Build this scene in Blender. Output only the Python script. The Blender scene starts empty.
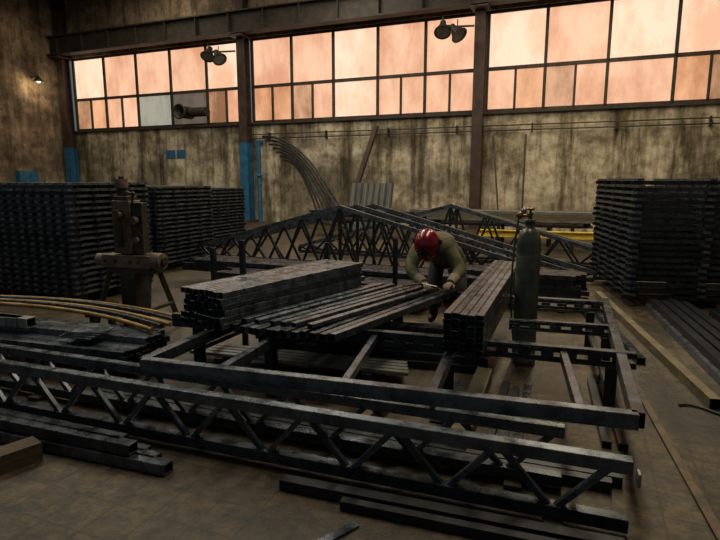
import bpy, bmesh, math, random
from mathutils import Vector, Matrix
random.seed(7)
sc = bpy.context.scene
try:
    sc.view_settings.view_transform = 'Standard'
    sc.view_settings.look = 'None'
except Exception:
    pass
Z = Vector((0,0,1))

# ------------------------------------------------------------ materials
def mat(name, c1, c2=None, rough=.5, metal=0., scale=6., stretch=(1,1,1), bump=0., c3=None, lo=.35, hi=.65, rvar=0.):
    m = bpy.data.materials.new(name); m.use_nodes = True
    nt = m.node_tree; b = nt.nodes['Principled BSDF']
    b.inputs['Roughness'].default_value = rough
    b.inputs['Metallic'].default_value = metal
    b.inputs['Base Color'].default_value = (*c1,1)
    if c2 is None: return m
    tc = nt.nodes.new('ShaderNodeTexCoord'); mp = nt.nodes.new('ShaderNodeMapping')
    mp.inputs['Scale'].default_value = stretch
    n = nt.nodes.new('ShaderNodeTexNoise'); n.inputs['Scale'].default_value = scale
    n.inputs['Detail'].default_value = 6; n.inputs['Roughness'].default_value = .65
    r = nt.nodes.new('ShaderNodeValToRGB')
    r.color_ramp.elements[0].position = lo; r.color_ramp.elements[0].color = (*c1,1)
    r.color_ramp.elements[1].position = hi; r.color_ramp.elements[1].color = (*c2,1)
    if c3:
        e = r.color_ramp.elements.new(min(.98, hi+.12)); e.color = (*c3,1)
    nt.links.new(tc.outputs['Object'], mp.inputs['Vector'])
    nt.links.new(mp.outputs[0], n.inputs['Vector'])
    nt.links.new(n.outputs['Fac'], r.inputs[0])
    nt.links.new(r.outputs[0], b.inputs['Base Color'])
    if bump:
        bp = nt.nodes.new('ShaderNodeBump'); bp.inputs['Strength'].default_value = bump
        bp.inputs['Distance'].default_value = .02
        nt.links.new(n.outputs['Fac'], bp.inputs['Height']); nt.links.new(bp.outputs[0], b.inputs['Normal'])
    if rvar:
        ma = nt.nodes.new('ShaderNodeMapRange')
        ma.inputs['To Min'].default_value = max(.05, rough-rvar); ma.inputs['To Max'].default_value = min(1, rough+rvar)
        ma.inputs['From Min'].default_value=.3; ma.inputs['From Max'].default_value=.7
        nt.links.new(n.outputs['Fac'], ma.inputs['Value']); nt.links.new(ma.outputs[0], b.inputs['Roughness'])
    return m

def emis(name, c1, c2, strength, scale=.8):
    m = mat(name, c1, c2, rough=.4, scale=scale, stretch=(1,1,.45), lo=.38, hi=.58)
    nt = m.node_tree; b = nt.nodes['Principled BSDF']
    r = [n for n in nt.nodes if n.type=='VALTORGB'][0]
    nt.links.new(r.outputs[0], b.inputs['Emission Color'])
    for l in list(nt.links):
        if l.to_socket == b.inputs['Base Color']: nt.links.remove(l)
    b.inputs['Base Color'].default_value = (.05,.045,.04,1)
    b.inputs['Emission Strength'].default_value = strength
    return m

M_steel  = mat('steel_dark', (.020,.026,.033), (.062,.074,.090), .30, .6, 9, rvar=.12)
M_steel2 = mat('steel_blue', (.055,.070,.088), (.15,.172,.20), .28, .65, 8, rvar=.12)
M_steel3 = mat('steel_black', (.009,.011,.014), (.028,.032,.038), .42, .45, 9)
M_rusty  = mat('steel_rusty', (.04,.032,.024), (.14,.09,.055), .6, .3, 8, bump=.15)
M_inner  = mat('tube_inside', (.004,.004,.005), (.008,.008,.009), .8, 0, 5)
M_galv   = mat('galvanised_sheet', (.18,.20,.20), (.34,.36,.35), .35, .6, 4)
M_sheet  = mat('sheet_grey', (.07,.075,.07), (.15,.155,.14), .5, .3, 3, (1,1,.2))
M_frame  = mat('window_frame_paint', (.022,.017,.012), (.055,.040,.028), .7, .1, 4)
M_col    = mat('column_red_oxide', (.028,.016,.011), (.070,.038,.027), .65, .1, 3)
M_blue   = mat('column_blue_paint', (.012,.075,.16), (.03,.15,.28), .55, 0, 4)
M_wood   = mat('timber', (.08,.065,.036), (.17,.135,.072), .8, 0, 5, (1,1,4), .2)
M_woodd  = mat('timber_dark', (.03,.022,.014), (.085,.06,.033), .85, 0, 5, (1,1,4), .2)
M_yellow = mat('yellow_paint', (.50,.36,.04), (.85,.64,.08), .6, 0, 5)
M_ochre  = mat('tube_ochre', (.12,.075,.02), (.42,.27,.09), .45, .3, 4)
M_mach   = mat('machine_paint', (.06,.045,.034), (.17,.13,.095), .55, .2, 8, bump=.2)
M_machd  = mat('machine_dark', (.018,.016,.014), (.055,.048,.038), .5, .4, 8)
M_cyl    = mat('cylinder_green', (.035,.046,.040), (.085,.100,.088), .34, .2, 6)
M_cylred = mat('cylinder_label', (.06,.065,.058), (.13,.135,.12), .5, 0, 8)
M_brass  = mat('brass', (.25,.16,.05), (.35,.24,.09), .35, .9, 8)
M_rubber = mat('hose_rubber', (.012,.012,.012), (.02,.02,.02), .6, 0, 8)
M_lampb  = mat('lamp_housing', (.03,.027,.022), (.07,.06,.05), .5, .5, 5)
M_lampg  = mat('lamp_glass', (.12,.115,.10), (.2,.19,.16), .2, 0, 5)
M_helmet = mat('helmet_maroon', (.10,.003,.012), (.18,.006,.020), .22, .1, 12)
M_visor  = mat('visor_black', (.005,.005,.006), (.01,.01,.012), .1, 0, 5)
M_jacket = mat('jacket_khaki', (.045,.048,.022), (.11,.105,.052), .9, 0, 14, bump=.8)
M_trous  = mat('trousers_dark', (.02,.022,.025), (.05,.05,.05), .9, 0, 10, bump=.4)
M_boot   = mat('boots', (.01,.009,.008), (.025,.02,.016), .6, 0, 8)
M_glove  = mat('welding_glove', (.15,.13,.09), (.27,.22,.165), .9, 0, 14, bump=.3)
M_skin   = mat('skin', (.42,.24,.17), (.5,.29,.2), .55, 0, 20)
M_hair   = mat('hair_dark', (.02,.014,.01), (.04,.03,.02), .8, 0, 30)
M_redbag = mat('red_sack', (.12,.03,.02), (.22,.06,.04), .8, 0, 8)
M_bulb = emis('lamp_bulb',(1,.85,.55),(1,.9,.65),1.6)
STEELS = [M_steel, M_steel, M_steel2, M_steel3]

def concrete(name, dark, light, stain=(.22,.20,.16)):
    m = bpy.data.materials.new(name); m.use_nodes = True
    nt = m.node_tree; b = nt.nodes['Principled BSDF']; b.inputs['Roughness'].default_value=.9
    tc = nt.nodes.new('ShaderNodeTexCoord')
    def noise(sc_, st, det=8):
        mp = nt.nodes.new('ShaderNodeMapping'); mp.inputs['Scale'].default_value=st
        n = nt.nodes.new('ShaderNodeTexNoise'); n.inputs['Scale'].default_value=sc_; n.inputs['Detail'].default_value=det
        n.inputs['Roughness'].default_value=.68
        nt.links.new(tc.outputs['Object'], mp.inputs[0]); nt.links.new(mp.outputs[0], n.inputs['Vector']); return n
    def ramp(n, a, ca, b_, cb):
        r = nt.nodes.new('ShaderNodeValToRGB'); e=r.color_ramp.elements
        e[0].position=a; e[0].color=(*ca,1); e[1].position=b_; e[1].color=(*cb,1)
        nt.links.new(n.outputs['Fac'], r.inputs[0]); return r
    r1 = ramp(noise(.34,(1,1,1.6)), .42, dark, .58, light)
    r2 = ramp(noise(1.9,(1,1,.11)), .38, stain, .54, (1,1,1))
    r3 = ramp(noise(3.5,(1,1,.8)), .36, (.50,.47,.42), .56, (1,1,1))
    def mul(a,b2):
        x = nt.nodes.new('ShaderNodeMixRGB'); x.blend_type='MULTIPLY'; x.inputs[0].default_value=1
        nt.links.new(a, x.inputs[1]); nt.links.new(b2, x.inputs[2]); return x.outputs[0]
    o = mul(mul(r1.outputs[0], r2.outputs[0]), r3.outputs[0])
    nt.links.new(o, b.inputs['Base Color'])
    bp = nt.nodes.new('ShaderNodeBump'); bp.inputs['Strength'].default_value=.4; bp.inputs['Distance'].default_value=.03
    nt.links.new(r3.outputs[0], bp.inputs['Height']); nt.links.new(bp.outputs[0], b.inputs['Normal'])
    return m
M_conc = concrete('wall_concrete', (.24,.20,.135), (.66,.575,.42))
M_concb = concrete('wall_concrete_brown', (.15,.11,.07), (.38,.28,.18), (.45,.42,.35))

M_floor = bpy.data.materials.new('floor_slabs'); M_floor.use_nodes=True
nt = M_floor.node_tree; b = nt.nodes['Principled BSDF']
tc = nt.nodes.new('ShaderNodeTexCoord'); mp = nt.nodes.new('ShaderNodeMapping'); mp.inputs['Rotation'].default_value=(0,0,math.radians(22.2))
br = nt.nodes.new('ShaderNodeTexBrick'); br.inputs['Scale'].default_value=1.0
br.inputs['Brick Width'].default_value=.25; br.inputs['Row Height'].default_value=.25; br.offset=0
br.inputs['Mortar Size'].default_value=.010; br.inputs['Color1'].default_value=(1,1,1,1); br.inputs['Color2'].default_value=(.55,.55,.55,1)
br.inputs['Mortar'].default_value=(.25,.25,.25,1); br.inputs['Mortar Smooth'].default_value=.6
def fn(scale,det,a,ca,b_,cb):
    n = nt.nodes.new('ShaderNodeTexNoise'); n.inputs['Scale'].default_value=scale; n.inputs['Detail'].default_value=det; n.inputs['Roughness'].default_value=.75
    r = nt.nodes.new('ShaderNodeValToRGB'); e=r.color_ramp.elements
    e[0].position=a; e[0].color=(*ca,1); e[1].position=b_; e[1].color=(*cb,1)
    nt.links.new(tc.outputs['Object'], n.inputs['Vector']); nt.links.new(n.outputs['Fac'], r.inputs[0]); return n,r
n1,r1 = fn(.9,10,.40,(.030,.021,.010),.64,(.15,.105,.046))
n2,r2 = fn(11,10,.42,(.28,.28,.28),.58,(1,1,1))
def mulc(a,c,f):
    mx = nt.nodes.new('ShaderNodeMixRGB'); mx.blend_type='MULTIPLY'; mx.inputs[0].default_value=f
    nt.links.new(a, mx.inputs[1]); nt.links.new(c, mx.inputs[2]); return mx.outputs[0]
o_ = mulc(mulc(r1.outputs[0], br.outputs['Color'],.8), r2.outputs[0], 1)
nt.links.new(tc.outputs['Object'], mp.inputs[0]); nt.links.new(mp.outputs[0], br.inputs['Vector'])
nt.links.new(o_, b.inputs['Base Color']); b.inputs['Roughness'].default_value=.52
bp = nt.nodes.new('ShaderNodeBump'); bp.inputs['Strength'].default_value=.6; bp.inputs['Distance'].default_value=.02
nt.links.new(n2.outputs['Fac'], bp.inputs['Height']); nt.links.new(bp.outputs[0], b.inputs['Normal'])

# ------------------------------------------------------------ mesh builder
class B:
    def __init__(s): s.v=[]; s.f=[]; s.mi=[]; s.m=[]; s.sm=[]
    def _m(s, m):
        if m not in s.m: s.m.append(m)
        return s.m.index(m)
    def quads(s, vs, fs, m, smooth=False):
        o=len(s.v); s.v += [tuple(x) for x in vs]; k=s._m(m)
        for f in fs: s.f.append(tuple(i+o for i in f)); s.mi.append(k); s.sm.append(smooth)
    def axes(s, p0, p1, up=Z):
        d=(Vector(p1)-Vector(p0)).normalized(); up=Vector(up)
        if abs(d.dot(up))>.98: up=Vector((.3786,.9256,0))
        sd=d.cross(up).normalized(); u=sd.cross(d).normalized(); return d,sd,u
    def beam(s, p0, p1, w, h, m, up=Z):
        p0=Vector(p0); p1=Vector(p1); d,sd,u=s.axes(p0,p1,up)
        vs=[p+sd*a*w/2+u*c*h/2 for p in (p0,p1) for a,c in ((-1,-1),(1,-1),(1,1),(-1,1))]
        s.quads(vs,[(0,1,2,3),(7,6,5,4),(0,4,5,1),(1,5,6,2),(2,6,7,3),(3,7,4,0)],m)
    def tube(s, p0, p1, w, h, m, th=.006, up=Z):
        p0=Vector(p0); p1=Vector(p1); d,sd,u=s.axes(p0,p1,up)
        def ring(p,w,h): return [p+sd*a*w/2+u*c*h/2 for a,c in ((-1,-1),(1,-1),(1,1),(-1,1))]
        vs=ring(p0,w,h)+ring(p1,w,h)+ring(p0,w-2*th,h-2*th)+ring(p1,w-2*th,h-2*th)
        fs=[(i,4+i,4+(i+1)%4,(i+1)%4) for i in range(4)]
        for i in range(4):
            j=(i+1)%4; fs+= [(i,j,8+j,8+i),(4+i,12+i,12+j,4+j)]
        s.quads(vs,fs,m)
        s.quads(vs[8:], [(i,(i+1)%4,4+(i+1)%4,4+i) for i in range(4)], M_inner)
    def box(s, c, sz, m, ang=0.):
        c=Vector(c); d=Vector((math.cos(ang),math.sin(ang),0))*sz[0]/2
        s.beam(c-d, c+d, sz[1], sz[2], m)
    def cyl(s, p0, p1, r, m, r1=None, n=20, caps=True):
        p0=Vector(p0); p1=Vector(p1); r1=r if r1 is None else r1; d,sd,u=s.axes(p0,p1)
        vs=[p+(sd*math.cos(t)+u*math.sin(t))*rr for p,rr in((p0,r),(p1,r1)) for t in [2*math.pi*i/n for i in range(n)]]
        s.quads(vs,[(i,(i+1)%n,n+(i+1)%n,n+i) for i in range(n)],m,True)
        if caps: s.quads(vs,[tuple(range(n))[::-1],tuple(range(n,2*n))],m)
    def lathe(s, c, prof, m, n=28, ax=Z):
        c=Vector(c); ax=Vector(ax).normalized()
        _,sd,u=s.axes(c,c+ax)
        vs=[c+ax*z+(sd*math.cos(2*math.pi*i/n)+u*math.sin(2*math.pi*i/n))*r for r,z in prof for i in range(n)]
        fs=[(k*n+i,k*n+(i+1)%n,(k+1)*n+(i+1)%n,(k+1)*n+i) for k in range(len(prof)-1) for i in range(n)]
        s.quads(vs,fs,m,True)
    def path(s, pts, r, m, n=10):
        pts=[Vector(p) for p in pts]
        vs=[]
        for i,p in enumerate(pts):
            d=(pts[min(i+1,len(pts)-1)]-pts[max(i-1,0)]).normalized()
            up=Z if abs(d.z)<.95 else Vector((0,1,0))
            sd=d.cross(up).normalized(); u=sd.cross(d)
            vs+=[p+(sd*math.cos(2*math.pi*k/n)+u*math.sin(2*math.pi*k/n))*r for k in range(n)]
        s.quads(vs,[(k*n+i,k*n+(i+1)%n,(k+1)*n+(i+1)%n,(k+1)*n+i) for k in range(len(pts)-1) for i in range(n)],m,True)
        e=len(pts)-1
        s.quads(vs,[tuple(range(n))[::-1],tuple(range(e*n,e*n+n))],m)
    def channel(s, p0, p1, w, h, m, th=.012, slots=0., up=Z):
        p0=Vector(p0); p1=Vector(p1); d,sd,u=s.axes(p0,p1,up); L=(p1-p0).length
        s.beam(p0+u*(h/2-th/2), p1+u*(h/2-th/2), w, th, m)
        s.beam(p0-u*(h/2-th/2), p1-u*(h/2-th/2), w, th, m)
        wb=sd*(w/2-th/2)
        if not slots:
            s.beam(p0+wb,p1+wb,th,h-2*th,m)
        else:
            hh=(h-2*th)
            s.beam(p0+wb+u*hh*.33,p1+wb+u*hh*.33,th,hh*.34,m); s.beam(p0+wb-u*hh*.33,p1+wb-u*hh*.33,th,hh*.34,m)
            k=int(L/slots); st=L/k
            for i in range(k):
                a=p0+d*(i*st); s.beam(a+wb,a+d*st*.55+wb,th,hh*.33,m)
    def ibeam(s,p0,p1,w,h,m,th=.02,up=Z):
        p0=Vector(p0); p1=Vector(p1); d,sd,u=s.axes(p0,p1,up)
        s.beam(p0+u*(h/2-th/2), p1+u*(h/2-th/2), w, th, m, up=u)
        s.beam(p0-u*(h/2-th/2), p1-u*(h/2-th/2), w, th, m, up=u)
        s.beam(p0,p1,th,h-2*th,m,up=u)
    def obj(s, name, bevel=0., parent=None):
        me=bpy.data.meshes.new(name); me.from_pydata(s.v,[],s.f)
        for m in s.m: me.materials.append(m)
        me.polygons.foreach_set('material_index', s.mi); me.polygons.foreach_set('use_smooth', s.sm)
        me.update()
        o=bpy.data.objects.new(name,me); sc.collection.objects.link(o)
        if bevel:
            md=o.modifiers.new('bevel','BEVEL'); md.width=bevel; md.segments=1; md.limit_method='ANGLE'
        if parent: o.parent=parent
        return o

E1=Vector((.9256,-.3786,0)); N=Vector((-.3786,-.9256,0)); BK=-N
W0=Vector((0,21.5,0))
def W(s_,d,z): return W0+E1*s_+N*d+Z*z
def rm(): return random.choice(STEELS)

# ------------------------------------------------------------ room shell
ZS,ZM,ZT,ZC = 4.07,5.57,7.48,10.2
S0,S1=-15.6,17.0
b=B(); b.beam(W(S0,-.2,ZS/2),W(S1,-.2,ZS/2),.4,ZS,M_conc); b.beam(W(S0,-.2,(ZT+ZC)/2),W(S1,-.2,(ZT+ZC)/2),.4,ZC-ZT,M_concb); b.obj('wall_back')
b=B(); b.beam(W(S0-.2,-.4,ZC/2),W(S0-.2,26,ZC/2),.4,ZC,M_concb); b.obj('wall_left')
b=B(); b.beam(W(S1+.2,-.4,ZC/2),W(S1+.2,26,ZC/2),.4,ZC,M_conc); b.obj('wall_right')
b=B(); b.beam(W(S0-.4,13,-.1),W(S1+.4,13,-.1),27.5,.2,M_floor); b.obj('floor')
b=B(); b.beam(W(S0-.4,13,ZC+.1),W(S1+.4,13,ZC+.1),27.5,.2,M_concb)
b.obj('ceiling')
b=B()
for k in range(6):
    b.ibeam(W(S0,1.5+4*k,ZC-.16),W(S1,1.5+4*k,ZC-.16),.2,.3,M_machd)
b.obj('trim_roof_purlins')
b=B(); b.ibeam(W(S0,.55,7.95),W(S1,.55,7.95),.45,.85,M_frame,th=.05)
s_=S0+.6
while s_<S1:
    b.beam(W(s_,.35,7.95),W(s_,.35+.4,7.95),.02,.74,M_frame); s_+=1.6
b.obj('crane_runway_beam')
b=B(); b.beam(W(S0,.06,ZS+.0),W(S1,.06,ZS+.0),.12,.08,M_frame)
b.obj('trim_1')
b=B()
for z in (3.62,3.45): b.cyl(W(-4.8,.14,z),W(S1,.14,z),.022,M_machd,n=8)
for k in range(8): b.beam(W(-4+2.6*k,.0,3.53),W(-4+2.6*k,.2,3.53),.04,.3,M_machd)
b.obj('wall_pipe_run')

G=[emis('pane_pink',(.72,.34,.19),(.96,.56,.36),1.05),
   emis('pane_pale',(.88,.50,.31),(1.0,.74,.53),1.08),
   emis('pane_orange',(.56,.24,.11),(.90,.46,.25),1.02),
   emis('pane_dirty',(.28,.13,.06),(.76,.40,.23),.95),
   emis('pane_grey',(.09,.075,.06),(.22,.17,.13),.6),
   emis('pane_white',(.30,.32,.26),(.55,.52,.42),.7)]
def window(name,sa,sb,n,splits,special={}):
    b=B(); w=(sb-sa)/n; t=.07; d=-.15
    b.beam(W(sa,d,ZT-.04),W(sb,d,ZT-.04),.12,.10,M_frame); b.beam(W(sa,d,ZS+.09),W(sb,d,ZS+.09),.12,.1,M_frame)
    b.beam(W(sa,d,ZM),W(sb,d,ZM),.12,.12,M_frame)
    for i in range(n+1): b.beam(W(sa+w*i,d,ZS+.05),W(sa+w*i,d,ZT),t+.03,.12,M_frame,up=N)
    def pane(a,c,z0,z1,g):
        q=[W(a+.04,d-.02,z0),W(c-.04,d-.02,z0),W(c-.04,d-.02,z1),W(a+.04,d-.02,z1)]
        b.quads(q,[(0,1,2,3)],g)
    for i in range(n):
        a=sa+w*i; c=a+w
        g=special.get((i,1), random.choice([G[0],G[0],G[1],G[2],G[1]])); pane(a,c,ZM+.05,ZT-.08,g)
        if i in splits:
            b.beam(W(a+w/2,d,ZS),W(a+w/2,d,ZM),t,.12,M_frame,up=N)
            for j in (0,1):
                g=special.get((i,0), random.choice([G[0],G[3],G[2],G[2],G[0]]))
                pane(a+w/2*j,a+w/2*(j+1),ZS+.12,ZM-.05,g)
        else:
            g=special.get((i,0), random.choice([G[0],G[1]])); pane(a,c,ZS+.12,ZM-.05,g)
    b.obj(name)
window('window_1',-15.0,-5.25,5,{0,1,4},{(2,0):G[5],(3,0):G[4],(3,1):G[0]})
window('window_2',-4.87,4.37,5,{0,1,3,4})
window('window_3',4.77,14.4,5,{0,1,3})

def column(s_, blue=True):
    b=B(); zb=3.3
    b.ibeam(W(s_,.25,zb if blue else 0),W(s_,.25,ZC),.36,.42,M_col,th=.04,up=N)
    if blue: b.ibeam(W(s_,.25,0),W(s_,.25,zb),.37,.43,M_blue,th=.04,up=N)
    b.beam(W(s_-.35,.25,.03),W(s_+.35,.25,.03),.6,.06,M_col)
    b.beam(W(s_-.3,.45,7.45),W(s_+.3,.45,7.45),.7,.06,M_col)
    b.obj('steel_column')
column(-15.2); column(-5.06); column(4.57,False); column(14.6,False)
b=B()
b.cyl(W(-4.45,.25,.0),W(-4.45,.25,3.3),.09,M_blue); b.lathe(W(-4.45,.25,1.9),[(.09,0),(.15,0),(.15,.06),(.09,.06)],M_blue)
b.cyl(W(-4.45,.25,3.3),W(-4.45,.02,3.3),.09,M_blue); b.obj('blue_standpipe')
b=B(); b.beam(W(-15.45,2.0,1.9),W(-15.45,2.9,1.9),.3,.5,M_blue); b.beam(W(-15.58,2.3,0),W(-15.58,2.3,1.65),.05,.05,M_machd); b.obj('blue_wall_cabinet')
b=B(); b.beam(W(-9.5,.02,2.9),W(-9.0,.02,2.9),.03,.35,M_blue); b.beam(W(-8.9,.02,2.9),W(-8.45,.02,2.9),.03,.35,M_blue); b.obj('blue_wall_sign')

def lamp(p, aim, r=.3):
    p=Vector(p); aim=Vector(aim).normalized()
    b=B()
    b.lathe(p,[(.06,-.38),(.10,-.36),(.11,-.2),(.16,-.12),(r,.12),(r+.02,.14),(r-.02,.13),(.14,-.1)],M_lampb,ax=aim)
    b.lathe(p,[(.001,.09),(r-.03,.10)],M_lampg,ax=aim)
    return b
for s_ in (-5.06,4.57):
    b=B()
    b.cyl(W(s_-.19,.5,6.9),W(s_-1.1,.9,6.85),.035,M_lampb,n=8)
    for k,q in enumerate((W(s_-1.15,1.0,6.75),W(s_-.65,1.0,6.6))):
        l=lamp(q,(.45 if k else -.1,-.55,-.75),.27)
        b.quads(l.v,[f for f,mi in zip(l.f,l.mi) if l.m[mi]==M_lampb],M_lampb,True)
        b.quads(l.v,[f for f,mi in zip(l.f,l.mi) if l.m[mi]==M_lampg],M_lampg,True)
        b.cyl(q+Z*.15,q+Z*.42,.02,M_lampb,n=6)
        b.cyl(q+Z*.15,W(s_-.8,.9,6.86),.02,M_lampb,n=6)
    b.obj('floodlight_pair')

b=B(); b.lathe(W(-8.1,-.1,4.65),[(.001,.02),(.26,.02),(.26,.7),(.32,.75),(.32,.8),(.26,.8),(.24,.3),(.001,.28)],M_machd,ax=N)
b.cyl(W(-8.1,.2,4.65),W(-7.0,.2,4.65),.2,M_machd,n=16)
b.obj('ventilation_duct')

b=B(); q=W(S0+.5,1.7,6.2); b.cyl(W(S0,1.7,6.4),q+Z*.2,.03,M_lampb,n=8)
b.lathe(q,[(.05,.2),(.09,.15),(.25,-.05),(.23,-.05),(.08,.1)],M_lampb)
b.lathe(q,[(.001,-.10),(.07,-.07),(.10,0),(.07,.07),(.03,.10)],M_bulb)
b.obj('wall_lamp')

b=B()
for k in range(7):
    pts=[]
    for i in range(24):
        t=i/23
        pts.append(W(-4.2+.16*k+ (4.4-.42*k)*t, .30+1.2*t*(1-.1*k), (3.45-.16*k)*(1-t**2.1)+.06))
    b.path(pts,.045,[M_machd,M_steel,M_machd][k%3],8)
b.obj('bent_pipe_bundle')
b=B(); b.beam(W(.15,2.0,.05),W(.75,.2,3.75),.2,.10,M_col); b.obj('leaning_beam')
b=B(); b.cyl(W(5.6,1.3,.03),W(5.1,.1,3.3),.03,M_machd,n=8); b.cyl(W(6.3,1.2,.03),W(6.2,.1,3.3),.03,M_machd,n=8); b.obj('leaning_pole_pair')
b=B()
pr=[]; n=28
for i in range(n+1):
    x=-.75+1.5*i/n; pr.append((x,.05*(1 if (i//2)%2 else -1)))
base=W(1.55,2.6,0)
vs=[]
for zz,dd in ((.02,.6),(1.65,.1)):
    for x,y in pr: vs.append(base+E1*x+N*(y+dd)+Z*zz)
b.quads(vs,[(i,i+1,n+2+i,n+1+i) for i in range(n)],M_sheet)
vs2=[Vector(v)+BK*.03 for v in vs]; b.quads(vs2,[(i,i+1,n+2+i,n+1+i) for i in range(n)],M_sheet)
b.obj('corrugated_sheet')
b=B(); c=W(-3.0,4.2,0)
b.lathe(c,[(.30,0),(.36,.1),(.36,.6),(.34,.9),(.22,1.05),(.08,1.12),(.12,1.2),(.001,1.22)],M_redbag,n=16); b.obj('red_sack')

# ------------------------------------------------------------ stacks of profiles
def stack(name, corner, ex, ey, L, D, H, pitch=.19, lh=.085, endm=None):
    b=B(); corner=Vector(corner); ex=Vector(ex).normalized(); ey=Vector(ey).normalized()
    for sl in (.12,.5,.88):
        b.beam(corner+ex*L*sl+Z*.05,corner+ex*L*sl+ey*D+Z*.05,.1,.1,M_woodd)
    z=.1; k=0
    while z+lh<=H:
        j=random.uniform(-.03,.03)
        nd=5
        for i in range(nd):
            y=.04+(D-.08)*i/(nd-1)
            b.tube(corner+ex*(j)+ey*y+Z*(z+lh*.32),corner+ex*(L+j)+ey*y+Z*(z+lh*.32),.07,lh*.60,random.choice([M_steel,M_steel,M_steel3]),.006)
        x=.08+random.uniform(-.015,.015)
        while x<L-.05:
            q=corner+ex*(x)-ey*(.06+random.uniform(0,.02))+Z*(z+lh*.80)
            b.beam(q,q+ey*(D+.12),.085,lh*.40,endm or M_steel2)
            x+=pitch
        z+=lh; k+=1
    return b.obj(name)
stack('stacked_steel_frames',(-3.9,7.45,0),-E1,BK,2.9,1.35,1.78)
stack('stacked_steel_frames',(-3.75,10.3,0),-E1,BK,2.2,1.5,1.64)
stack('stacked_steel_frames',(-3.75,13.6,0),-E1,BK,3.2,1.5,1.60)
stack('stacked_steel_frames',(3.72,7.45,0),(.985,-.17,0),(.17,.985,0),3.0,2.0,1.84,pitch=.9,lh=.088)

# ------------------------------------------------------------ roof trusses
def gable(name, c, ridge, half, lift=0.03, d=None, mt=None):
    b=B(); c=Vector(c); d=E1 if d is None else Vector(d).normalized(); mt=mt or M_steel2
    A=c-d*half+Z*(lift+.05); C=c+d*half+Z*(lift+.05); R=c+Z*ridge
    b.tube(A,C,.07,.07,M_steel); b.tube(A+Z*.12,R,.07,.07,mt); b.tube(R,C+Z*.12,.07,.07,mt)
    A2=A+Z*.12;C2=C+Z*.12
    n=5
    for sgn,E_ in ((-1,A2),(1,C2)):
        b0=A if sgn<0 else C
        for i in range(n):
            t=i/n; t2=(i+1)/n; tm=(t+t2)/2
            top=E_.lerp(R,t2); bot=b0.lerp(c+Z*(lift+.05),tm); top0=E_.lerp(R,t)
            b.beam(top0,bot,.04,.04,M_steel3); b.beam(bot,top,.04,.04,M_steel3)
    b.beam(R,c+Z*lift,.05,.05,M_steel3)
    b.beam(A-Z*.0,A2,.06,.06,M_steel3); b.beam(C,C2,.06,.06,M_steel3)
    return b.obj(name)
c0=Vector((-.37,10,0))
for k in range(3):
    gable('roof_truss',c0+BK*.36*k+E1*.2*k,1.26,4.0)
gable('roof_truss',Vector((1.9,11.4,0)),1.22,3.6)
gable('roof_truss',Vector((2.1,11.75,0)),1.18,3.6,mt=M_galv)

def rack(name, p, L, rows, cols, zt, mats, w=.08, h=.06, gap=.02, ex=E1):
    b=B(); p=Vector(p); ex=Vector(ex).normalized(); ey=Vector((-ex.y,ex.x,0))
    for x in (.12*L,.5*L,.88*L):
        q=p+ex*x
        b.beam(q-ey*.05+Z*(zt-.05),q+ey*(cols*(w+gap)+.05)+Z*(zt-.05),.1,.1,M_woodd if zt<.2 else M_machd)
        if zt>.2:
            for e_ in (0,cols*(w+gap)): b.beam(q+ey*e_,q+ey*e_+Z*(zt-.1),.08,.08,M_machd)
    for r in range(rows):
        for c in range(cols):
            j=random.uniform(-.15,.15)
            q=p+ey*(c*(w+gap)+w/2)+Z*(zt+h/2+r*(h+.004))+ex*j
            b.tube(q,q+ex*L,w,h,random.choice(mats),.006)
    return b.obj(name)
rack('steel_tube_rack',(1.4,14.6,0),4.6,4,8,.72,[M_galv,M_steel2,M_wood,M_rusty])
rack('steel_tube_rack',(-1.5,17.0,0),8.,5,8,.5,[M_steel,M_rusty,M_steel3])
rack('steel_tube_rack',(3.2,9.9,0),2.2,3,8,.12,[M_steel,M_steel2],ex=(.3786,.9256,0))
rack('steel_tube_rack',(6.6,14.8,0),5.6,7,10,.3,[M_steel,M_steel2,M_rusty])
rack('steel_tube_rack',(-2.9,9.0,0),4.9,3,6,.25,[M_steel,M_steel3,M_steel2])
rack('steel_tube_rack',(-2.2,8.1,0),3.2,4,5,.12,[M_steel,M_steel3])
rack('steel_tube_rack',(1.3,7.6,0),1.7,6,5,.12,[M_steel,M_steel3])
b=B(); b.ibeam((2.85,13.0,.50),(6.2,11.8,.50),.12,.16,M_yellow); 
for q in ((3.3,12.84),(5.7,11.98)): b.beam((q[0],q[1],0),(q[0],q[1],.42),.12,.12,M_machd)
b.obj('yellow_beam')

# ------------------------------------------------------------ work table
ZB=.52
b=B()
A0=Vector((-1.75,4.94,ZB-.06)); A1=Vector((2.0,3.75,ZB-.06))
C0=Vector((-1.0,6.55,ZB-.06)); C1=Vector((2.55,5.42,ZB-.06))
b.channel(A0,A1,.07,.12,M_steel,slots=.16)
b.channel(C0,C1,.07,.12,M_steel,slots=.16)
b.channel((1.36,4.78,ZB-.06),(2.2,4.53,ZB-.06),.06,.10,M_steel,slots=.16)
F0=Vector((-1.53,3.65,ZB-.05)); F1=Vector((1.50,2.74,ZB-.05))
b.tube(F0,F1,.07,.09,M_steel2)
b.tube(F1,(2.6,5.6,ZB-.05),.07,.09,M_steel)
b.tube((1.25,2.9,ZB-.06),(1.52,3.88,ZB-.06),.05,.07,M_steel)
b.tube(F0,(-1.15,4.72,ZB-.06),.07,.09,M_steel)
b.tube((.75,4.14,ZB-.06),(.43,3.09,ZB-.06),.06,.08,M_steel)
b.tube((-.6,4.56,ZB-.06),(-.95,3.50,ZB-.06),.06,.08,M_steel)
b.tube((.12,4.3,ZB-.06),(-.12,3.2,ZB-.06),.05,.06,M_steel)
def leg(x,y,top,w=.08):
    b.ibeam((x,y,.015),(x,y,top),w,w,M_steel3,th=.01,up=N); b.box((x,y,.008),(.2,.2,.016),M_steel3,-.39)
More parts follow.
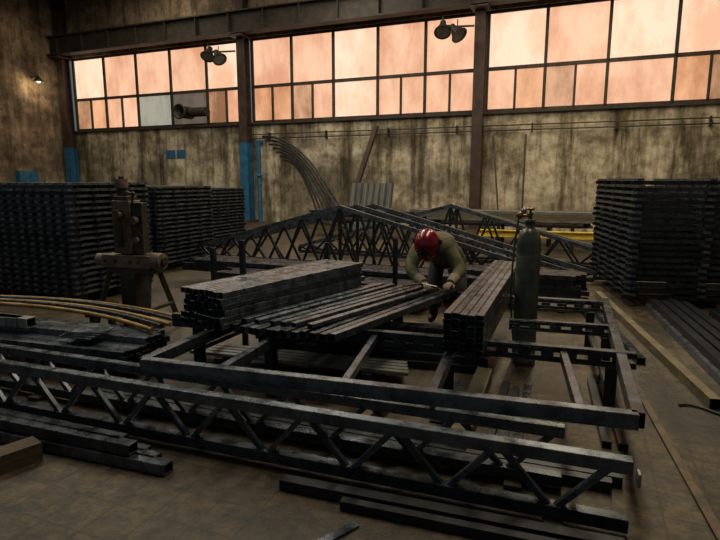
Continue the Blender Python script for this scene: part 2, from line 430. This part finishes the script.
for x,y in ((-1.5,4.86),(-.72,4.2),(.64,3.77),(1.85,3.8),(-.8,6.49),(2.4,5.47),(.45,6.09),(2.15,4.55)):
    leg(x,y,ZB-.12 if (x,y)!=(-.72,4.2) else ZB-.1)
for x,y,t in ((-1.22,5.55,1.14),(-1.55,5.65,1.05),(.42,6.35,1.07),(-.4,6.55,1.0)):
    b.tube((x,y,0),(x,y,t),.05,.05,M_steel3)
b.tube((-1.75,5.7,.49),(-1.0,5.45,.49),.06,.06,M_steel)
b.tube((-1.5,4.86,.2),(-.8,6.49,.2),.05,.05,M_steel3); b.tube((1.85,3.8,.2),(2.4,5.47,.2),.05,.05,M_steel3)
b.obj('welding_trestle_table',bevel=.003)

b=B()
P0=Vector((-1.13,4.33,0)); dr=Vector((.575,.818,0)).normalized(); sd=Vector((-dr.y,dr.x,0))
nc,nr=9,6; w=.058;h=.053
for r in range(nr):
    for c in range(nc):
        j=random.uniform(-.02,.03)+ (0 if r>1 else -.03)
        q=P0+dr*j+sd*(w*(c+.5))+Z*(ZB+h*(r+.5))
        b.tube(q,q+dr*(2.02+random.uniform(-.02,.03)),w-.005,h-.004,random.choice([M_steel2,M_steel2,M_steel]),.004)
b.obj('square_tube_bundle',bevel=.0025)
b=B(); nb=12
for i in range(nb):
    t=i/(nb-1)
    p=Vector((-1.04,4.26,0)).lerp(Vector((-.22,4.03,0)),t)+Vector((random.uniform(-.015,.015),random.uniform(-.06,.04),0))
    q=Vector((.20,6.05,0)).lerp(Vector((1.02,5.78,0)),t)+Vector((random.uniform(-.02,.02),random.uniform(-.05,.05),0))
    b.tube(p+Z*(ZB+.033),q+Z*(ZB+.033),.058,.062,random.choice([M_steel2,M_steel2,M_steel]),.004)
for i,(t,dx) in enumerate(((.05,0),(.2,.0),(.38,.05),(.5,0),(.62,-.04),(.8,.0))):
    p=Vector((-1.0,4.35,0)).lerp(Vector((-.25,4.12,0)),t); q=Vector((.2,5.95,0)).lerp(Vector((.9,5.6,0)),t+.04)
    b.tube(p+Z*(ZB+.066+.018),q+Z*(ZB+.066+.018),.06,.034,M_steel2,.004)
b.obj('loose_square_tubes',bevel=.0025)
b=B(); P0=Vector((.60,3.78,0)); dr=Vector((.361,.9325,0)).normalized(); sd=Vector((dr.y,-dr.x,0))
nc,nr=5,7; w=.058; h=.042
for r in range(nr):
    for c in range(nc):
        q=P0+dr*random.uniform(-.025,.02)+sd*(w*(c+.5))+Z*(ZB+h*(r+.5))
        b.tube(q,q+dr*2.75,w-.005,h-.004,random.choice([M_steel2,M_steel2,M_steel]),.004)
b.obj('square_tube_bundle',bevel=.0025)

b=B()
for k in range(4):
    y0=.0+.07*k
    b.beam((-1.65,5.08+y0,.10+.004*k),(.42,4.46+y0,.10+.004*k),.06,.03,M_galv)
for x,y in ((-1.3,5.08),(0.1,4.66)): b.box((x,y,.04),(.08,.36,.08),M_woodd,-.29)
b.obj('galvanised_strips')
b=B(); b.beam((1.10,4.55,.06),(.62,3.22,.06),.13,.12,M_wood); b.obj('timber_beam')
b=B(); b.beam((.25,4.05,.06),(.0,3.55,.06),.11,.12,M_woodd); b.obj('timber_beam')
b=B(); b.beam((-2.42,2.78,.06),(-2.06,3.22,.06),.14,.12,M_woodd); b.obj('timber_beam')

def prof(name,p,q,n,w,h,mats,z=0.,step=None,lay=1):
    b=B(); p=Vector(p);q=Vector(q); d=(q-p).normalized(); sd=Vector((d.y,-d.x,0)); step=step or w*1.15
    for l in range(lay):
        for k in range(n-l):
            o=sd*(step*k+l*w*.5); jj=random.uniform(-.1,.1)
            b.tube(p+o+d*jj+Z*(z+h/2+l*h),q+o+d*jj+Z*(z+h/2+l*h),w,h,random.choice(mats),.006)
    return b.obj(name)
prof('steel_profile_bundle',(-.95,5.72,0),(1.2,5.16,0),6,.075,.07,[M_steel3,M_steel],lay=5)
prof('steel_profile_bundle',(-1.3,4.18,0),(-.1,3.80,0),4,.06,.05,[M_steel3,M_steel,M_rusty])
prof('steel_profile_bundle',(.85,3.35,0),(1.25,4.4,0),3,.06,.05,[M_steel3,M_steel],step=.09)
prof('steel_profile_bundle',(1.62,3.3,0),(2.0,4.45,0),2,.06,.05,[M_steel3,M_rusty],step=.10)

# ------------------------------------------------------------ foreground trusses
def truss(p0, p1, H, pitch, cw=.065, phase=0.):
    b=B(); p0=Vector(p0); p1=Vector(p1); d=(p1-p0); L=d.length; d.normalize()
    z0=p0.z+cw/2; z1=p0.z+H-cw/2
    P=lambda s_,z: Vector((p0.x,p0.y,z))+d*s_
    b.tube(P(0,z0),P(L,z0),cw,cw,M_steel,.005); b.tube(P(0,z1),P(L,z1),cw,cw,M_steel2,.005)
    s_=phase; up=True
    while s_+pitch/2<=L-.02:
        za,zb=(z0,z1) if up else (z1,z0)
        b.beam(P(s_,za),P(s_+pitch/2,zb),.034,.034,M_steel2 if up else M_steel)
        up=not up; s_+=pitch/2
    return b
b=truss((-4.8,4.65,.03),(1.33,2.44,.03),.38,.56,cw=.07)
b.box((-3.0,3.99,.015),(.1,.2,.03),M_woodd,-.3); b.box((1.0,2.55,.015),(.1,.2,.03),M_woodd,-.3)
b.beam((1.335,2.405,.33),(1.35,2.40,.33),.06,.07,M_galv)
b.obj('steel_truss',bevel=.003)
b=truss((-4.6,4.93,.03),(1.15,2.84,.03),.36,.56,phase=.2)
b.box((-2.6,4.2,.015),(.1,.2,.03),M_woodd,-.3); b.box((.9,2.93,.015),(.1,.2,.03),M_woodd,-.3)
b.obj('steel_truss',bevel=.003)
prof('long_floor_tubes',(-2.2,4.14,0),(1.5,2.80,0),2,.06,.07,[M_steel3,M_steel],step=-.075)
b=B()
for k in range(3):
    p=Vector((-3.6,4.02-.09*k,.04)); q=Vector((-1.35+.1*k,3.19-.09*k,.04)); b.tube(p,q,.08,.07,rm())
for k in range(2):
    p=Vector((-3.6,3.98-.09*k,.115)); q=Vector((-1.5+.1*k,3.20-.09*k,.115)); b.tube(p,q,.08,.07,M_steel)
b.obj('rectangular_tube_pile',bevel=.003)
b=B(); b.tube((-.45,2.87,.035),(1.25,2.30,.035),.07,.06,M_steel3); b.tube((-.1,2.67,.03),(1.1,2.26,.03),.05,.05,M_steel3); b.obj('steel_floor_tubes')
b=B(); b.beam((-.45,2.15,.008),(-.02,2.52,.008),.05,.012,M_steel2); b.obj('flat_bar')

b=B(); p=Vector((-4.6,5.22,0)); q=Vector((-1.95,4.42,0)); d=(q-p).normalized(); sd=Vector((-d.y,d.x,0))
for c in range(9):
    o=sd*(.062*c-.02)
    for r in range(3 if c>3 else 2):
        z=.2+.056*(r+.5); b.tube(p+o+Z*z,q+o+d*random.uniform(-.06,.03)+Z*z,.058,.052,rm(),.005)
for s_ in (.5,1.6,2.5): b.beam(p+d*s_-sd*.08+Z*.1,p+d*s_+sd*.58+Z*.1,.1,.198,M_woodd)
b.obj('steel_tube_pile')
b=B()
for k in range(4):
    b.box((-2.50+.02*k,4.70+.015*k,.373+.012*k),(.34,.20,.010),M_steel2,-.3+.08*k)
b.obj('steel_plate_stack')
b=B()
for k in range(3):
    p=Vector((-3.35+.12*k,5.02-.03*k,.42)); b.tube(p,p+Vector((-1.3,.45,0)),.1,.09,M_galv,.006)
b.obj('hollow_section_offcuts')
b=B()
for k in range(5):
    pts=[]
    for i in range(26):
        t=i/25
        x=-5.2+3.3*t; y=5.97+.07*k-(.15*t+1.05*t**2.6)*(1-.02*k)
        pts.append((x+.05*k,y,.40+.012*(k%2)))
    b.path(pts,.022,M_ochre if k in(0,2,4) else M_steel,8)
for x,y in ((-4.4,5.9),(-2.8,5.62)): 
    b.box((x,y+.1,.365),(.08,.6,.03),M_machd,0); b.beam((x,y-.1,0),(x,y-.1,.35),.06,.06,M_machd); b.beam((x,y+.3,0),(x,y+.3,.35),.06,.06,M_machd)
b.obj('bent_tubes')

# ------------------------------------------------------------ right floor profiles
prof('steel_rail_row',(2.75,4.0,0),(3.62,8.1,0),1,.08,.09,[M_wood])
prof('steel_rail_row',(2.56,5.0,0),(3.05,7.3,0),2,.08,.07,[M_steel,M_steel3],step=.14)
prof('steel_profile_bundle',(3.05,4.1,0),(3.95,7.2,0),5,.09,.08,[M_steel,M_steel2,M_steel3],step=.12,lay=2)
prof('steel_profile_bundle',(3.95,4.6,0),(4.6,6.8,0),4,.10,.08,[M_steel,M_steel3],step=.13,lay=3)
prof('flat_bar',(1.72,2.2,0),(2.42,4.6,0),1,.05,.02,[M_rusty])
b=B()
pts=[(2.5+.42*t, 4.0+.12*math.sin(t*5)-.5*t, .012) for t in [i/30 for i in range(31)]]
b.path(pts,.01,M_rubber,8); b.obj('welding_cable')

# ------------------------------------------------------------ gas cylinder
b=B(); c=Vector((1.58,5.02,0))
b.lathe(c,[(.001,.012),(.09,.0),(.113,.01),(.113,.05),(.109,.07),(.109,1.16),(.104,1.21),(.088,1.265),(.06,1.30),(.042,1.315),(.042,1.36),(.046,1.365),(.046,1.39),(.001,1.39)],M_cyl,n=36)
b.lathe(c,[(.1100,.93),(.1105,.935),(.1105,1.06),(.1100,1.065)],M_cylred,n=36)
b.lathe(c,[(.018,1.39),(.018,1.43),(.024,1.43),(.024,1.455),(.012,1.455),(.012,1.475),(.036,1.475),(.036,1.495),(.001,1.495)],M_brass,n=18)
b.cyl(c+Z*1.425,c+Vector((-.10,-.03,1.425)),.014,M_brass,n=10)
g=c+Vector((-.11,-.04,1.43)); b.lathe(g,[(.001,-.015),(.032,-.015),(.032,.015),(.001,.015)],M_brass,ax=(-.3,-.9,0),n=18)
g=c+Vector((-.07,-.03,1.47)); b.lathe(g,[(.001,-.012),(.026,-.012),(.026,.012),(.001,.012)],M_galv,ax=(-.3,-.9,0.1),n=18)
pts=[c+Vector((-.12-.06*math.sin(t*3.1),-.04-.16*t, 1.40-1.38*t)) for t in [i/24 for i in range(25)]]
b.path(pts,.009,M_rubber,8)
b.obj('gas_cylinder')

# ------------------------------------------------------------ machine on stand
b=B(); c=Vector((-2.62,6.2,0)); ex=Vector((.96,-.28,0)); ey=Vector((.28,.96,0))
P=lambda x,y,z: c+ex*x+ey*y+Z*z
b.cyl(P(-.10,0,1.50),P(-.10,0,1.72),.055,M_machd)
b.cyl(P(-.10,0,1.66),P(-.10,0,1.76),.07,M_mach); b.cyl(P(-.10,0,1.76),P(-.10,0,1.79),.03,M_machd)
b.beam(P(-.13,.0,1.64),P(.06,0,1.58),.03,.03,M_mach)
b.beam(P(-.06,0,.92),P(-.06,0,1.52),.24,.20,M_mach,up=ey)
b.beam(P(-.06,-.0,1.52),P(-.06,0,1.57),.18,.17,M_machd,up=ey)
b.beam(P(-.06,-.125,1.0),P(-.06,-.125,1.42),.03,.14,M_machd,up=ey)
b.beam(P(.13,-.02,.92),P(.13,-.02,1.50),.14,.11,M_machd,up=ey)
b.cyl(P(-.06,-.17,1.36),P(-.06,-.13,1.36),.045,M_mach)
b.cyl(P(.13,-.15,1.30),P(.13,-.09,1.30),.045,M_mach); b.cyl(P(.13,-.12,1.08),P(.13,-.09,1.08),.035,M_mach)
b.beam(P(-.34,-.04,.83),P(.30,-.04,.83),.18,.15,M_mach)
b.cyl(P(.22,-.04,.84),P(.42,-.04,.84),.095,M_mach); b.cyl(P(-.46,-.04,.83),P(-.34,-.04,.83),.075,M_mach); b.cyl(P(.42,-.04,.84),P(.45,-.04,.84),.05,M_machd)
for x in (-.3,-.15,.05,.16): b.cyl(P(x,-.14,.83),P(x,-.125,.83),.02,M_machd,n=10)
b.beam(P(-.3,0,.72),P(.3,0,.72),.26,.06,M_machd)
for x,y,tx,ty in ((-.26,-.1,-.40,-.26),(.26,-.1,.34,-.28),(-.2,.12,-.34,.3),(.24,.12,.36,.3)):
    b.beam(P(x,y,.70),P(tx,ty,.02),.055,.055,M_machd); b.beam(P(tx-.06,ty,.01),P(tx+.06,ty,.01),.1,.02,M_machd)
b.beam(P(-.33,-.2,.3),P(.3,-.2,.3),.04,.04,M_machd); b.beam(P(.3,-.2,.3),P(.32,.22,.3),.04,.04,M_machd)
b.beam(P(-.04,.0,.7),P(-.04,.0,.06),.20,.18,M_machd,up=ey); b.beam(P(-.28,.0,.03),P(.22,0,.03),.42,.06,M_machd)
b.cyl(P(.1,-.1,1.46),P(.22,-.22,1.60),.012,M_machd,n=8); b.lathe(P(.22,-.22,1.60),[(.001,-.03),(.022,-.015),(.022,.015),(.001,.03)],M_machd,n=10)
b.obj('drill_press_machine',bevel=.006)

# ------------------------------------------------------------ welder
welder=bpy.data.objects.new('welder',None); sc.collection.objects.link(welder)
def skin(verts,edges,rad,root=0,sub=2):
    me=bpy.data.meshes.new('tmp'); me.from_pydata([tuple(v) for v in verts],edges,[]); me.update()
    o=bpy.data.objects.new('tmp',me); sc.collection.objects.link(o)
    md=o.modifiers.new('s','SKIN'); md.use_smooth_shade=True
    for i,r in enumerate(rad):
        sv=me.skin_vertices[0].data[i]; sv.radius=(r,r) if not isinstance(r,tuple) else r; sv.use_root=(i==root)
    ss=o.modifiers.new('ss','SUBSURF'); ss.levels=sub; ss.render_levels=sub
    bpy.context.view_layer.update()
    dg=bpy.context.evaluated_depsgraph_get()
    m2=bpy.data.meshes.new_from_object(o.evaluated_get(dg))
    bpy.data.objects.remove(o); return m2
V=Vector
body=[V((1.06,6.44,.82)),V((1.00,6.28,.92)),V((.90,6.10,1.00)),V((.82,5.95,1.02)),V((.775,5.85,1.05)),
      V((.985,5.93,.985)),V((1.09,5.78,.78)),V((.96,5.55,.695)),
      V((.645,6.04,.985)),V((.55,5.84,.79)),V((.65,5.58,.695)),
      V((1.17,6.38,.76)),V((1.17,6.18,.45)),V((1.21,6.44,.10)),V((1.15,6.30,.045)),
      V((.94,6.48,.76)),V((.86,6.28,.45)),V((.92,6.56,.10)),V((.86,6.42,.045))]
ed=[(0,1),(1,2),(2,3),(3,4),(3,5),(5,6),(6,7),(3,8),(8,9),(9,10),(0,11),(11,12),(12,13),(13,14),(0,15),(15,16),(16,17),(17,18)]
ra=[.17,.18,.20,.18,.085,.105,.078,.055,.105,.078,.055,.115,.085,.06,.045,.115,.085,.06,.045]
m=skin(body,ed,ra,0,2)
for mm in (M_jacket,M_trous,M_boot): m.materials.append(mm)
for p in m.polygons:
    c=p.center
    p.material_index = 2 if c.z<.13 else (1 if (c.z<.80 and c.y>6.0) else 0); p.use_smooth=True
o=bpy.data.objects.new('body',m); sc.collection.objects.link(o); o.parent=welder
def hand(name,wr,fw,sidev,nrm,thumb):
    wr=V(wr); fw=V(fw).normalized(); nrm=V(nrm).normalized(); sidev=fw.cross(nrm).normalized()
    parts=[]
    vs=[wr-fw*.03,wr+fw*.02,wr+fw*.06,wr+fw*.09]
    parts.append(skin(vs,[(0,1),(1,2),(2,3)],[(.034,.03),(.040,.022),(.044,.018),(.040,.014)],0,2))
    for k,(o_,l) in enumerate(((-.031,.062),(-.0105,.074),(.0105,.070),(.031,.055))):
        base=wr+fw*.075+sidev*o_
        a=base+fw*l*.42-nrm*.004; c=a+(fw*.75-nrm*.65).normalized()*l*.36; e=c+(fw*.25-nrm*.97).normalized()*l*.3
        parts.append(skin([base,a,c,e],[(0,1),(1,2),(2,3)],[.0105,.010,.0095,.008],0,2))
    base=wr+fw*.03+sidev*thumb*.03; a=base+(sidev*thumb*.8+fw*.6-nrm*.2).normalized()*.038; c=a+(sidev*thumb*.2+fw*.8-nrm*.5).normalized()*.032
    parts.append(skin([base,a,c],[(0,1),(1,2)],[.014,.0115,.0095],0,2))
    b=B()
    for pm in parts: b.quads([v.co.copy() for v in pm.vertices],[tuple(p.vertices) for p in pm.polygons],M_glove,True)
    o=b.obj(name,parent=welder); return o
hand('hand_left',(.945,5.53,.69),(-.5,-.8,-.12),None,(0.05,-.1,1),-1)
hand('hand_right',(.665,5.555,.69),(.25,-.9,-.12),None,(0,-.1,1),1)
b=B()
b.cyl((1.00,5.62,.725),(.94,5.52,.69),.062,M_glove,r1=.048,n=16); b.cyl((.62,5.65,.725),(.668,5.545,.69),.062,M_glove,r1=.048,n=16)
b.obj('glove_cuffs',parent=welder)
b=B(); b.cyl((.64,5.49,.69),(.79,5.46,.66),.013,M_visor,n=12); b.cyl((.79,5.46,.66),(.85,5.45,.625),.007,M_brass,n=8)
b.path([(.64,5.49,.69),(.56,5.50,.68),(.48,5.57,.65),(.46,5.7,.645)],.01,M_rubber,8); b.obj('welding_torch',parent=welder)
hc=V((.725,5.75,1.085)); f=V((-.38,-.78,-.50)).normalized(); r_=V((.90,-.44,0)).normalized(); u=r_.cross(f).normalized()
if u.z<0: u=-u
def ell(b,c,rx,ry,rz,m,n=24,fn=None,ax=None):
    vs=[];fs=[];k=14
    for i in range(k+1):
        ph=math.pi*i/k
        for j in range(n):
            th=2*math.pi*j/n; x=math.sin(ph)*math.cos(th);y=math.sin(ph)*math.sin(th);z=math.cos(ph)
            if fn: x,y,z=fn(x,y,z)
            vs.append(V(c)+r_*x*rx+f*y*ry+u*z*rz)
    for i in range(k):
        for j in range(n): fs.append((i*n+j,i*n+(j+1)%n,(i+1)*n+(j+1)%n,(i+1)*n+j))
    b.quads(vs,fs,m,True)
b=B()
def headfn(x,y,z):
    if z<0: x*=1-.25*z*z; 
    if y>0 and z<0: y*=.95
    return x,y,z
ell(b,hc,.076,.095,.115,M_skin,fn=headfn)
ell(b,hc-f*.012+u*.012,.080,.092,.112,M_hair,fn=lambda x,y,z:(x,min(y,.35),max(z,-.45)))
ell(b,hc+f*.098-u*.015,.012,.018,.024,M_skin,n=10)
ell(b,hc+f*.088-u*.052,.024,.008,.007,M_redbag,n=10)
for s_ in (-1,1):
    ell(b,hc+r_*s_*.03+f*.083+u*.005,.013,.010,.008,M_lampg,n=10); ell(b,hc+r_*s_*.03+f*.092+u*.005,.005,.003,.005,M_visor,n=8)
    ell(b,hc+r_*s_*.079-u*.01,.008,.018,.03,M_skin,n=10)
b.obj('head',parent=welder)
b=B()
K=1.12
def hfn(x,y,z):
    if y>0: y=min(y*1.12,1.0)
    if z<0:
        z*= (1.45 if y>-.1 else .45)
        if y>0: x*=1-.12*abs(z)
    return x,y,z
ell(b,hc+u*.01+f*.01,.122*K,.140*K,.135*K,M_helmet,n=32,fn=hfn)
ce=hc+f*(.150*K)-u*.01
b.beam(ce-r_*.065,ce+r_*.065,.014,.085,M_helmet,up=u)
b.beam(ce-r_*.054+f*.006,ce+r_*.054+f*.006,.012,.06,M_visor,up=u)
for s_ in (-1,1): b.cyl(hc+r_*s_*.130+u*.02,hc+r_*s_*.158+u*.02,.026,M_visor,n=14)
for t in (-.05,0,.05):
    pts=[hc+u*.01+f*.01+r_*t+(f*math.sin(a)*.141*K+u*math.cos(a)*.136*K)*math.sqrt(1-(t/(.122*K))**2) for a in [(-60+ i*9)*math.pi/180 for i in range(14)]]
    b.path(pts,.004,M_helmet,6)
b.obj('welding_helmet',parent=welder)

# ------------------------------------------------------------ lights
def area(name,loc,sx,sy,E,col,rot=(0,0,0)):
    l=bpy.data.lights.new(name,'AREA'); l.shape='RECTANGLE'; l.size=sx; l.size_y=sy; l.energy=E; l.color=col
    o=bpy.data.objects.new(name,l); o.location=loc; o.rotation_euler=rot; sc.collection.objects.link(o); return o
a=math.radians(-22.2)
area('skylight_strip',W(-8,9,9.8),1.2,16,430,(1.0,.90,.70),(0,0,a))
area('skylight_strip',W(0,9,9.8),1.2,16,900,(1.0,.92,.76),(0,0,a))
area('skylight_strip',W(8,9,9.8),1.2,16,1200,(1.0,.85,.60),(0,0,a))
l=bpy.data.lights.new('wall_lamp_light','POINT'); l.energy=30; l.color=(1,.8,.5); l.shadow_soft_size=.1
o=bpy.data.objects.new('wall_lamp_light',l); o.location=W(S0+.5,1.7,5.95); sc.collection.objects.link(o)
w=bpy.data.worlds.new('w'); sc.world=w; w.use_nodes=True
w.node_tree.nodes['Background'].inputs[0].default_value=(.56,.68,.74,1); w.node_tree.nodes['Background'].inputs[1].default_value=.17

cd=bpy.data.cameras.new('camera'); cam=bpy.data.objects.new('camera',cd); sc.collection.objects.link(cam)
cd.lens=27; cd.sensor_width=36; cam.location=(0,0,1.75); cam.rotation_euler=(math.radians(90-9.46),0,0)
cd.clip_start=.05; cd.clip_end=200
sc.camera=cam
